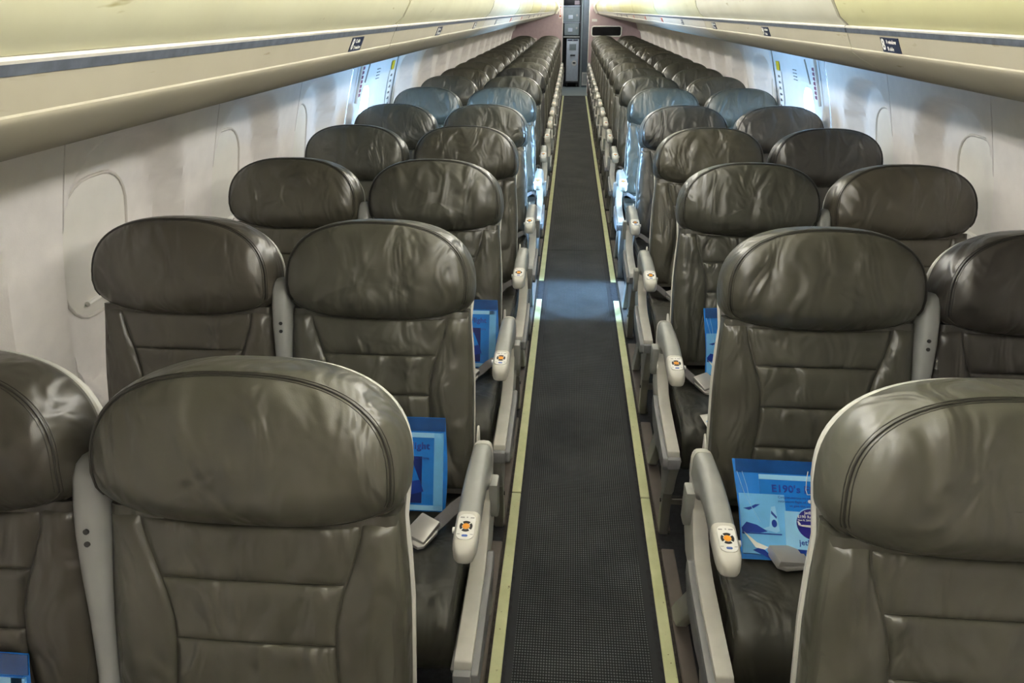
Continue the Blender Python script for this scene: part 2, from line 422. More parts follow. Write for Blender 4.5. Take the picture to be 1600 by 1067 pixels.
    link('hatch_backing', MB().grid([[(s*(wall_x(z)+0.05), y, z) for y in (EXIT0, EXITW-0.16)] for z in ZS]).grid([[(s*(wall_x(z)+0.05), y, z) for y in (EXITW+0.16, EXIT1)] for z in ZS])
         .grid([[(s*(wall_x(z)+0.05), y, z) for y in (EXITW-0.16, EXITW+0.16)] for z in (0, 0.3, 0.6, 0.81)]).grid([[(s*(wall_x(z)+0.05), y, z) for y in (EXITW-0.16, EXITW+0.16)] for z in (1.26, 1.36, 1.47)]).mesh('hatch_backing', 'seam'), dn)
    gl = [[(s*(hx(z)+0.075+t), cy+(a-cy)*0.96, cz+(z-cz)*0.96) for a, z in hole] for t in (0, 0.004)]
    link('window_pane', MB().rings(gl).mesh('window_pane', 'glass'), dn)
    link('window_frame', MB().tube([(s*(hx(z)+0.024), a, z) for a, z in hole], 0.004, 6, closed=True).mesh('exit_window_frame', 'hatch'), dn)
    # signs and markings on the hatch
    def on_wall(y, z, off): return Vector((s*(wall_x(z)-off), y, z))
    def plate(name, y0_, y1_, z0_, z1_, mat, off=0.004):
        n_ = max(1, int((z1_-z0_)/0.02)); zs = [z0_+(z1_-z0_)*k/n_ for k in range(n_+1)]
        prof_ = [(on_wall(0, z, off).x, z) for z in zs]+[(on_wall(0, z, off-0.005).x, z) for z in zs[::-1]]
        return link(name, MB().prism_y(prof_, y0_, y1_).mesh(name, mat, smooth=False), dn)
    plate('yellow_sign', 5.045, 5.105, 1.262, 1.315, 'yellow')
    plate('instruction_placard', 5.02, 5.12, 0.90, 1.258, 'white', 0.003)
    rg = random.Random(3)
    for k in range(9):
        z = 1.235-k*0.036
        plate('pictogram', 5.062+rg.uniform(-0.006, 0.006), 5.088, z-0.016, z-rg.uniform(0.0, 0.004), 'black', 0.0045)
        plate('pictogram', 5.035, 5.050, z-0.014, z-0.006, 'greyprint', 0.0045)
    plate('warning_strip', 4.255, 4.315, 1.155, 1.42, 'white', 0.008)
    for k in range(7):
        z = 1.33-0.024*k
        plate('red_letter_block', 4.268, 4.283, z-0.019, z, 'purple', 0.0095); plate('red_letter_block', 4.290, 4.302, z-0.017, z-0.002, 'purple', 0.0095)
    link('grab_rail', MB().tube([on_wall(4.215, 1.14+0.04*k, 0.012) for k in range(8)], 0.008, 8).mesh('grab_rail', 'frame'), dn)
    for k in range(4): plate('fine_print', 4.67, 4.74, 1.232+0.018*k, 1.236+0.018*k, 'trim', 0.0)
    link('release_seam', MB().tube([on_wall(4.46-0.007*k, 1.36-0.018*k, -0.003) for k in range(8)], 0.004, 6).mesh('release_seam', 'seam'), dn)

# ------------------------------------------------------------------ ceiling, cove lamps, bulkheads
cp = []
for k in range(25):
    a = -1+2*k/24
    cp.append((0.60*a, 2.02-0.13*abs(a)**2.2))
prof = [(-0.62, 1.87)]+cp+[(0.62, 1.87), (0.62, 2.08), (-0.62, 2.08)]
struct(link('ceiling', MB().prism_y(prof[::-1], Y0, YB).mesh('ceiling', 'ceiling', sharp=50)))
for s, side in ((-1, 'left'), (1, 'right')):
    yy = Y0+0.1; k = 0
    while yy < YB-0.2:
        y1 = min(yy+1.60, YB-0.1); k += 1
        o = tag(empty('cove_lamp', (s*0.475, yy, 1.84)), f'long lamp above the {side} bins, {ordinal(k)} from the front', 'lamp', 'cove lamps above the bins')
        link('lamp_tray', MB().box(*sorted((s*0.004, s*0.03)), 0, y1-yy-0.02, -0.015, 0.028).mesh('lamp_tray', 'ceiling', smooth=False), o)
        link('lamp_diffuser', MB().box(*sorted((-s*0.008, s*0.004)), 0.01, y1-yy-0.03, -0.014, 0.026).mesh('lamp_diffuser', 'cove', smooth=False), o)
        yy += 1.65
struct(link('wall_front', MB().box(-1.45, 1.45, Y0-0.05, Y0, 0, 2.1).mesh('wall_front', 'mauve', smooth=False)))

# ------------------------------------------------------------------ overhead bins
DOORP = [(0.428, 1.5855), (0.41, 1.600), (0.395, 1.625), (0.387, 1.655), (0.386, 1.685), (0.392, 1.715), (0.405, 1.745), (0.425, 1.772), (0.452, 1.796), (0.485, 1.814), (0.53, 1.828), (0.60, 1.836)]
LOWP = [(0.4290, 1.5735), (0.4352, 1.560), (0.4414, 1.5480), (0.4407, 1.5463), (0.4414, 1.5442), (0.4436, 1.5418), (0.4475, 1.5385), (0.455, 1.5335), (0.467, 1.5262), (0.480, 1.5190), (0.495, 1.5115), (0.513, 1.5045), (0.533, 1.4985), (0.58, 1.4915), (0.70, 1.482), (0.95, 1.460), (1.18, 1.440)]
def offset_closed(p, d):
    q = []
    for i, (x, z) in enumerate(p):
        a = p[max(i-1, 0)]; c = p[min(i+1, len(p)-1)]
        tx, tz = c[0]-a[0], c[1]-a[1]; l = math.hypot(tx, tz)
        q.append((x+d*tz/l, z-d*tx/l))
    return p+q[::-1]
def make_bin(s, side, k, y0, y1, dcol, lcol, nmid):
    o = empty('overhead_bin', (0, y0, 0)); ln = y1-y0
    tag(o, f'cream overhead luggage bin on the {side}, {ordinal(k)} from the camera', 'overhead bin', 'overhead bins')
    sx = lambda P: [(s*x, z) for x, z in P]
    link('bin_door', MB().prism_y(sx(offset_closed(DOORP, 0.012)), 0.008, ln-0.008).mesh('bin_door', 'door', sharp=35, bevel=0.0), o, dcol)
    link('lower_shell', MB().prism_y(sx(offset_closed(LOWP, -0.010)), 0.0012, ln-0.0012).mesh('lower_shell', 'binlow', sharp=35), o, lcol)
    link('door_lip', MB().prism_y(sx([(0.4245, 1.5806), (0.4228, 1.5828), (0.4245, 1.5852), (0.440, 1.5855), (0.440, 1.5806)]), 0.003, ln-0.003).mesh('door_lip', 'lip'), o)
    link('latch_strip', MB().prism_y(sx([(0.4275, 1.5733), (0.4243, 1.5806), (0.440, 1.5806), (0.440, 1.5733)]), 0.003, ln-0.003).mesh('latch_strip', 'latch', smooth=False), o)
    link('joint_strip', MB().prism_y(sx(offset_closed([(x+0.004, z) for x, z in DOORP], 0.012)), ln-0.010, ln+0.010).mesh('joint_strip', 'gap'), o)
    link('bin_back', MB().prism_y(sx([(0.445, 1.57), (0.445, 1.60), (0.60, 1.80), (0.62, 1.87), (1.19, 1.87), (1.19, 1.46), (0.6, 1.52)]), 0.002, ln-0.002).mesh('bin_back', 'gap', smooth=False), o)
    return o
D1, D2, D3 = (0.55, 0.54, 0.32), (0.54, 0.535, 0.39), (0.56, 0.555, 0.47)
bounds = {1: [-1.74, -0.12, 1.49, 3.10, 4.70, 6.42, 8.10, 9.75, 11.4, 13.05, 14.7, 16.35], -1: [-1.74, 0.0, 1.618, 3.32, 4.95, 6.55, 8.2, 9.85, 11.5, 13.1, 14.7, 16.35]}
dcols = {1: [D1, D1, D3, D2, D1, D1, D2, D1, D3, D2, D1], -1: [D1, D2, D2, D3, D2, D1, D3, D1, D2, D3, D1]}
placards = {1: [(1.297, '8', 'navy'), (2.126, '9', 'navy'), (2.904, '10', 'navy'), (3.756, '11', 'navy'), (4.60, '', 'red'), (5.66, '', 'red'), (6.73, '', 'red'), (7.6, '', 'navy'), (8.5, '', 'navy'), (9.3, '', 'navy')],
            -1: [(1.34, '8', 'navy'), (2.196, '9', 'navy'), (3.015, '10', 'navy'), (3.855, '11', 'navy'), (4.776, '', 'red'), (5.79, '', 'red'), (6.82, '', 'navy'), (7.6, '', 'navy'), (8.5, '', 'navy'), (9.3, '', 'navy')]}
pa, pb = Vector((0.4300, 0, 1.5705)), Vector((0.4408, 0, 1.5488))     # the flat face that carries the placards
for s, side in ((-1, 'left'), (1, 'right')):
    B = bounds[s]; bins = []
    for k in range(len(B)-1):
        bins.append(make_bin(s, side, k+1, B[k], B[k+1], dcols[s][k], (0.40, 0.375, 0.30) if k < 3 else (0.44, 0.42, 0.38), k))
    for y, num, mat in placards[s]:
        k = max(i for i in range(len(B)-1) if B[i] <= y); o = bins[k]; ly = y-B[k]
        A, Bv = Vector((s*pa.x, 0, pa.z)), Vector((s*pb.x, 0, pb.z))
        dn_ = (Bv-A).normalized(); L_ = (Bv-A).length
        nrm = Vector((-s*abs(dn_.z), 0, -abs(dn_.x)))
        hw = 0.036
        c0 = A+dn_*0.0; c1 = A+dn_*L_
        ring = [c0+Vector((0, ly-hw, 0)), c0+Vector((0, ly+hw, 0)), c1+Vector((0, ly+hw, 0)), c1+Vector((0, ly-hw, 0))]
        p = link('row_placard', MB().rings([[q-nrm*0.002 for q in ring], [q+nrm*0.001 for q in ring]]).mesh('row_placard', mat, smooth=False), o)
        if num:
            # lettering basis: reading direction for a passenger across the aisle
            xr = Vector((0, -s, 0)); yu = -dn_; zz = xr.cross(yu)
            def put(body, size, off_x, off_y, al='LEFT', bold=0.0):
                t = link('placard_lettering', text_mesh(body, size, 'white', 0.0002, al, bold), p)
                pos = A+dn_*(L_/2)+Vector((0, ly, 0))+xr*off_x+yu*off_y+nrm*0.0014
                t.matrix_local = Matrix(((xr.x, yu.x, zz.x, pos.x), (xr.y, yu.y, zz.y, pos.y), (xr.z, yu.z, zz.z, pos.z), (0, 0, 0, 1)))
            w = 0.021*len(num)/1
            put(num, 0.026, -0.033, 0.0, bold=0.02)
            put('A window' if s > 0 else 'C aisle', 0.0095, -0.033+0.4*w+0.012, 0.0055)
            put('B aisle' if s > 0 else 'D window', 0.0095, -0.033+0.4*w+0.012, -0.006)

# ------------------------------------------------------------------ rear bulkhead and galley
bk = struct(empty('wall_back', (0, YB, 0)))
for s in (-1, 1):
    e = 0.28 if s < 0 else 0.268
    P = [(s*e, 0.0), (s*1.36, 0.0), (s*1.40, 0.6), (s*1.36, 1.1), (s*1.2, 1.5), (s*1.0, 2.05), (s*e, 2.05)]
    link('bulkhead_panel', MB().prism_y(P, 0.0, 0.03).mesh('bulkhead_panel', 'mauve', smooth=False), bk)
    link('bulkhead_edge', MB().box(*sorted((s*(e-0.012), s*e)), -0.006, 0.04, 0, 2.05).mesh('bulkhead_edge', 'white', bevel=0.003), bk)
link('bulkhead_header', MB().box(-0.28, 0.268, 0.0, 0.03, 1.86, 2.05).mesh('header', 'galleydark', smooth=False), bk)
def on_bulk(name, x0, x1, z0, z1, mat, d=0.006, bev=0.0015):
    return link(name, MB().box(x0, x1, -d, 0.0, z0, z1).mesh(name, mat, bevel=bev), bk)
# dark recessed panel on the right bulkhead with a pale rim
rim = [(0.62+a, 1.215+bb) for a, bb in rrect(0.60, 0.185, 0.045)]
rim = [(x+(0.045*(1.0-(z-1.12)/0.19) if x > 0.82 else 0.0) if False else x, z) for x, z in rim]
wpan = empty('bulkhead_display', (0, YB, 0)); tag(wpan, 'dark rounded panel with pale rim on the right rear bulkhead', 'panel')
link('rim', MB().tube([(x, -0.006, z) for x, z in rim], 0.011, 8, closed=True).mesh('rim', 'white'), wpan)
link('dark_face', MB().rings([[(x, -0.004, z) for x, z in rim], [(x, -0.001, z) for x, z in rim]]).mesh('dark_face', 'mirror', smooth=False), wpan)
on_bulk('notice', 0.315, 0.425, 1.395, 1.445, 'white'); on_bulk('notice', 0.70, 0.75, 1.045, 1.095, 'white'); on_bulk('notice_symbol', 0.715, 0.735, 1.06, 1.08, 'black', 0.009)
on_bulk('notice', -0.86, -0.80, 1.02, 1.085, 'white'); on_bulk('notice_symbol', -0.845, -0.815, 1.04, 1.065, 'mauve', 0.009)
on_bulk('exit_notice', -0.352, -0.302, 1.46, 1.70, 'white'); on_bulk('notice_symbol', -0.342, -0.312, 1.48, 1.52, 'red', 0.009); on_bulk('notice_symbol', -0.342, -0.312, 1.65, 1.68, 'red', 0.009)
on_bulk('notice_symbol', -0.332, -0.322, 1.53, 1.64, 'red', 0.009)
# curved bin end caps on the bulkhead
for s in (-1, 1):
    pts = [(s*(x-0.03), -0.02, z) for x, z in LOWP[3:0:-1]]+[(s*(x-0.028), -0.02, z) for x, z in DOORP]
    link('bin_end_trim', MB().tube(pts, 0.028, 8).mesh('bin_end_trim', 'ceiling' if s < 0 else 'lip'), bk)
g = struct(empty('wall_galley', (0, 0, 0)))
link('galley_back', MB().box(-1.3, 1.3, 18.7, 18.75, 0, 2.1).mesh('galley_back', 'galleydark', smooth=False), g)
link('galley_roof', MB().box(-1.3, 1.3, YB+0.03, 18.75, 2.02, 2.08).mesh('galley_roof', 'galleydark', smooth=False), g)
for s in (-1, 1): link('galley_side', MB().box(*sorted((s*1.25, s*1.3)), YB+0.03, 18.75, 0, 2.1).mesh('galley_side', 'galley', smooth=False), g)
link('sill_plate', MB().box(-0.30, 0.30, 15.98, 17.9, 0.0, 0.006).mesh('sill_plate', 'galley', smooth=False), g)
gl_ = tag(empty('galley_fill_light', (-0.05, 17.2, 2.0)), 'small cool fill light added unseen in the rear galley ceiling', 'lamp')  # unseen light panel, added to brighten the galley
link('fill_housing', MB().box(-0.25, 0.25, -0.15, 0.15, 0.0, 0.02).mesh('fill_housing', 'galley', bevel=0.004), gl_)
link('fill_panel', MB().box(-0.22, 0.22, -0.12, 0.12, -0.006, 0.0).mesh('fill_panel', 'galleyfill', smooth=False), gl_)
gy = 17.86
gu = tag(empty('galley_unit', (-0.10, gy, 0)), 'grey galley unit with oven compartments above a meal trolley', 'galley')
link('carcass', MB().box(-1.0, -0.19, 0.0, 0.7, 0, 2.0).box(0.19, 0.22, -0.02, 0.7, 0, 2.0).box(-0.19, 0.19, 0.0, 0.7, 1.035, 1.075).box(-0.19, 0.19, 0.4, 0.7, 0.0, 2.0).mesh('carcass', 'galleydark', smooth=False), gu)
link('worktop', MB().box(-0.17, 0.19, -0.04, 0.3, 1.055, 1.075).mesh('worktop', 'lip', bevel=0.003), gu)
d1 = link('compartment_door', MB().box(-0.15, 0.17, -0.012, 0.3, 1.10, 1.345).mesh('compartment_door', 'galley', bevel=0.008), gu)
d2 = link('compartment_door', MB().box(-0.185, 0.18, -0.012, 0.3, 1.37, 1.675).mesh('compartment_door', 'galley', bevel=0.008), gu)
d3 = link('oven', MB().box(-0.17, 0.18, -0.005, 0.3, 1.71, 1.93).mesh('oven', 'black', bevel=0.006), gu)
for d, zz in ((d1, 1.20), (d2, 1.46)):
    link('paddle_handle', MB().box(-0.07, 0.03, -0.03, -0.012, zz-0.03, zz+0.05).mesh('paddle_handle', 'trolley', bevel=0.006), d)
    link('turn_latch', MB().rings([[(0.12+0.022*math.cos(t*0.524), y, zz+0.045+0.022*math.sin(t*0.524)) for t in range(12)] for y in (-0.012, -0.035)]).mesh('turn_latch', 'steel'), d)
link('oven_notice', MB().box(0.06, 0.17, -0.010, -0.004, 1.72, 1.80).mesh('oven_notice', 'mauve', smooth=False), d3)
link('shelf_edge', MB().box(-0.19, 0.19, -0.02, 0.0, 1.685, 1.70).box(-0.19, 0.19, -0.02, 0.0, 1.352, 1.362).mesh('shelf_edge', 'trolley', smooth=False), gu)
link('vent_rail', MB().box(0.155, 0.185, -0.022, 0, 0.5, 0.7).mesh('vent_rail', 'red', smooth=False), gu)
tl = tag(empty('meal_trolley', (-0.045, gy-0.06, 0)), 'pale blue-grey meal trolley parked under the galley worktop', 'trolley')
link('body', MB().box(-0.15, 0.125, 0.0, 0.38, 0.13, 1.02).mesh('body', 'trolley', bevel=0.012), tl)
dr = link('door', MB().box(-0.135, 0.11, -0.012, 0.0, 0.15, 0.97).mesh('trolley_door', 'trolley', bevel=0.006), tl)
link('card_holder', MB().box(-0.085, 0.065, -0.02, -0.012, 0.79, 0.92).mesh('card_holder', 'galley', bevel=0.003), dr)
link('latch', MB().box(-0.06, 0.05, -0.035, -0.012, 0.67, 0.70).mesh('latch', 'galleydark', bevel=0.004), dr)
link('handle_cup', MB().rings([[(0.03+0.055*math.cos(t*0.3927), y, 0.52+0.06*math.sin(t*0.3927)) for t in range(16)] for y in (-0.012, -0.02)]).mesh('handle_cup', 'white'), dr)
link('handle_grip', MB().box(0.0, 0.06, -0.03, -0.02, 0.51, 0.54).mesh('handle_grip', 'galleydark', bevel=0.004), dr)
link('top_clip', MB().box(-0.12, -0.02, -0.012, 0.02, 0.99, 1.01).box(0.0, 0.10, -0.012, 0.02, 0.99, 1.01).mesh('top_clip', 'navy', bevel=0.003), tl)
for x in (-0.12, 0.095):
    for y in (0.04, 0.33): link('castor', MB().rings([[(x+q, y+0.04*math.cos(t*0.6283), 0.05+0.045*math.sin(t*0.6283)) for t in range(10)] for q in (-0.014, 0.014)]).mesh('castor', 'black'), tl)
link('bumper', MB().box(-0.155, 0.13, -0.014, 0.39, 0.10, 0.135).mesh('bumper', 'galleydark', bevel=0.006), tl)
fp = tag(empty('galley_door_panel', (0.205, gy-0.1, 0)), 'blue-grey lavatory wall panel right of the trolley with a low vent', 'panel')
link('panel', MB().box(-0.045, 0.30, 0.0, 0.05, 0.006, 2.0).mesh('panel', 'dooredge', bevel=0.006), fp)
link('post', MB().box(-0.085, -0.05, -0.02, 0.05, 0.006, 2.0).mesh('post', 'galley', bevel=0.008), fp)
vt = link('vent', MB().box(-0.035, 0.10, -0.012, 0.0, 0.05, 0.33).mesh('vent', 'lip', bevel=0.004), fp)
for k in range(8): link('vent_slat', MB().box(-0.015, 0.08, -0.016, -0.012, 0.09+0.027*k, 0.103+0.027*k).mesh('vent_slat', 'galley', smooth=False), vt)

# ------------------------------------------------------------------ seats
H, REC = 1.132, math.radians(14)
SR, CR = math.sin(REC), math.cos(REC)
def bp(u, v, n): return (u, -v*SR-n*CR, H-v*CR+n*SR)
HW = 0.237
def head_outline(k=72, grow=0.0, vb=0.240):
    pts = []
    for i in range(k):
        t = 2*math.pi*i/k
        c, s_ = math.cos(t), math.sin(t)
        e = 2/2.55
        u = (HW+grow)*math.copysign(abs(c)**e, c)
        if s_ >= 0: v = 0.165-(0.165+grow)*abs(s_)**e
        else:
            v = 0.165+(vb-0.165)*abs(s_)**(2/4.5); u = (HW+grow)*math.copysign(abs(c)**(2/4.5), c)*(1-0.075*((v-0.165)/(vb-0.165))**2)
            v += 0.012*(1-(u/0.22)**2)*abs(s_)
        pts.append((u, v))
    return pts
def wr(p, seed, amp, sc=(9, 5)):
    q = Vector((p[0]*sc[0]+seed*7.3, p[1]*sc[1]-seed*3.1, seed*1.7))
    a = noise.noise(q); r = 1-abs(noise.noise(Vector((p[0]*sc[0]*1.6+seed*2.9, p[1]*sc[1]*0.75+p[0]*6, seed*5.1))))
    return amp*(0.6*a+0.9*(r**4-0.4))
def headrest_mesh(seed, mirror):
    out = head_outline(); cu, cv = 0.0, 0.135
    lay = [(0.55, -0.034), (0.86, -0.032), (0.96, -0.024), (1.0, -0.006), (1.004, 0.02), (0.998, 0.046), (0.985, 0.066), (0.965, 0.079), (0.950, 0.0845), (0.941, 0.083), (0.932, 0.0865), (0.91, 0.0925), (0.86, 0.099), (0.79, 0.104), (0.7, 0.108), (0.58, 0.111), (0.44, 0.113), (0.3, 0.1145), (0.15, 0.115)]
    rr = []
    for s_, n in lay:
        ring = []
        for u, v in out:
            p = (cu+(u-cu)*s_, cv+(v-cv)*s_)
            f = smooth01((v-0.17)/0.06)
            nn = n-(0.022*f*smooth01((s_-0.55)/0.45) if n > 0.05 else 0)
            if s_ < 0.95 and n > 0.05: nn += wr(p, seed, 0.0060*min(1, max(0, 0.94-s_)/0.12), (10, 4))
            elif n > -0.01: nn += wr(p, seed+3, 0.0012, (26, 26))
            ring.append(bp(p[0], p[1], nn))
        rr.append(ring)
    return MB().rings(rr, True, True).mesh('headrest', 'leather', mirror=mirror, sharp=70)
def head_piping(mirror, s_=0.942, n_=0.0855, rad=0.0021, nm='headrest_piping'):
    out = head_outline(); path = []
    for i in range(-3, 40):
        u, v = out[i % 72]
        f = smooth01((v-0.17)/0.06)
        path.append(bp(u*s_, 0.135+(v-0.135)*s_, n_-0.022*f*smooth01((s_-0.55)/0.45)))
    return MB().tube(path, rad, 6).mesh(nm, 'piping', mirror=mirror)
def half_w(v): return 0.224+0.010*smooth01((v-0.22)/0.2)
def seam_u(v): return 0.172-0.045*smooth01((v-0.225)/0.20)+0.02*smooth01((v-0.46)/0.2)
ES = [0, 0.014, 0.04, 0.09, 0.17, 0.27, 0.38, 0.5, 0.62, 0.73, 0.83, 0.91, 0.96, 0.986, 1]
def patch(ul, ur, v0, v1, base, puff, seed, amp, edge=0.007, top_drop=0.0):
    rows = []
    for a in ES:
        row = []
        for b_ in ES:
            v = v0+(v1-v0)*a
            l, r_ = ul(v), ur(v)
            u = l+(r_-l)*b_
            dist = min((u-l), (r_-u), (v-v0), (v1-v))
            h = base+puff*(1-math.exp(-max(0, dist)/edge))+ (wr((u, v), seed, amp*min(1, dist/0.02), (9, 13)))
            bow = 0.012*(u/0.24)**2
            if dist < 1e-6: h = base-0.004
            row.append(bp(u, v+top_drop*(1-(u/0.22)**2)*(1-a), h-bow if abs(u) < 0.2 else h-0.012*(0.2/0.24)**2-(abs(u)-0.2)*0.35))
        rows.append(row)
    return MB().grid(rows)
VS = [0.236, 0.338, 0.440, 0.542, 0.69]
def back_panels(seed, mirror):
    P = []
    for k in range(4):
        P.append(patch(lambda v: -seam_u(v), lambda v: seam_u(v), VS[k], VS[k+1], 0.060, 0.006, seed+k, 0.0045, 0.005, 0.012 if k == 0 else 0).mesh('back_panel', 'leather', mirror=mirror, sharp=75))
    for sg in (-1, 1):
        P.append(patch((lambda v: -half_w(v)) if sg < 0 else (lambda v: seam_u(v)), (lambda v: -seam_u(v)) if sg < 0 else (lambda v: half_w(v)), 0.236, 0.69, 0.061, 0.012, seed+8+sg, 0.0085, 0.008).mesh('side_bolster', 'leather', mirror=mirror, sharp=75))
    return P
def outline_back(grow, v0=0.0):
    o = [(u, v) for u, v in head_outline(72, grow) if v < 0.19]
    o.sort(key=lambda p: math.atan2(0.17-p[1], p[0]))   # from right side over the top to the left
    r = [(half_w(v)+grow, v) for v in (0.70, 0.6, 0.5, 0.4, 0.32, 0.26)]
    l = [(-u, v) for u, v in reversed(r)]
    return r+o+l
def backrest_core(mirror):
    rr = []
    for g_, n in ((-0.03, -0.028), (-0.006, -0.022), (0.0, 0.0), (0.0, 0.034), (-0.004, 0.050), (-0.016, 0.056)):
        rr.append([bp(math.copysign(max(0, half_w(v)+g_), 1 if k == 0 else -1), v, n) for k in (0, 1) for v in ((0.70, 0.6, 0.5, 0.42, 0.35, 0.30, 0.25, 0.225) if k == 0 else (0.225, 0.25, 0.30, 0.35, 0.42, 0.5, 0.6, 0.70))])
    return MB().rings(rr).mesh('backrest', 'leather', mirror=mirror, sharp=60)
def shell_mesh(mirror):
    rr = [[bp(u*(1-0.022*smooth01((0.3-v)/0.1)), v+0.006*smooth01((0.2-v)/0.2), n) for u, v in outline_back(g_)] for g_, n in ((-0.06, -0.052), (-0.02, -0.050), (-0.006, -0.045), (-0.001, -0.037), (0.0, -0.027), (-0.005, -0.024), (-0.012, -0.030))]
    return MB().rings(rr).mesh('back_shell', 'shell', mirror=mirror, sharp=60)
def cushion_mesh(mirror, seed=1):
    rows = []
    ys = [-0.13, -0.16, -0.2, -0.26, -0.33, -0.40, -0.47, -0.53, -0.58, -0.615, -0.64, -0.655, -0.662, -0.660, -0.648, -0.625, -0.58, -0.3, -0.13]
    def topz(y): return 0.448+0.022*smooth01((-y-0.25)/0.28)-0.10*max(0, (-y-0.55)/0.11)**2.4*0.35
    prof = []
    for k, y in enumerate(ys):
        if k <= 10: prof.append((y, topz(y)))
        else: prof.append((y, [0.415, 0.385, 0.350, 0.315, 0.293, 0.285, 0.30, 0.32][k-11]))
    rings_ = []
    xs = [(-0.246, 0.72), (-0.247, 0.90), (-0.242, 0.965), (-0.230, 1.0), (-0.2, 1.01), (-0.14, 1.0), (-0.07, 0.985), (0, 0.98), (0.07, 0.985), (0.14, 1.0), (0.2, 1.01), (0.230, 1.0), (0.242, 0.965), (0.247, 0.90), (0.246, 0.72)]
    for x, q in xs:
        ring = []
        for y, z in prof:
            zc = 0.40; zz = zc+(z-zc)*(q if z > zc else min(1, q)); yy = -0.4+(y+0.4)*(1 if abs(x) < 0.22 else (0.985 if q > 0.9 else 0.96))
            if z > 0.42 and abs(x) < 0.2: zz += wr((x, y), seed, 0.004, (8, 8))
            ring.append((x, yy, zz))
        rings_.append(ring)
    return MB().rings(rings_).mesh('cushion', 'cushion', mirror=mirror, sharp=60)
def cushion_seam(mirror, sg):
    rows = []
    for y in (-0.2, -0.3, -0.4, -0.47, -0.53, -0.58, -0.61, -0.628):
        zt = 0.449+0.02*smooth01((-y-0.25)/0.28)-0.035*max(0, (-y-0.55)/0.11)**2.4
        rows.append([(sg*(0.2400+0.0075*k/12+(0.0022 if k % 4 in (1, 2) else -0.0006)), y, zt-0.030*k/12) for k in range(13)])
    return MB().grid(rows).mesh('cushion_piping', 'piping', mirror=mirror)
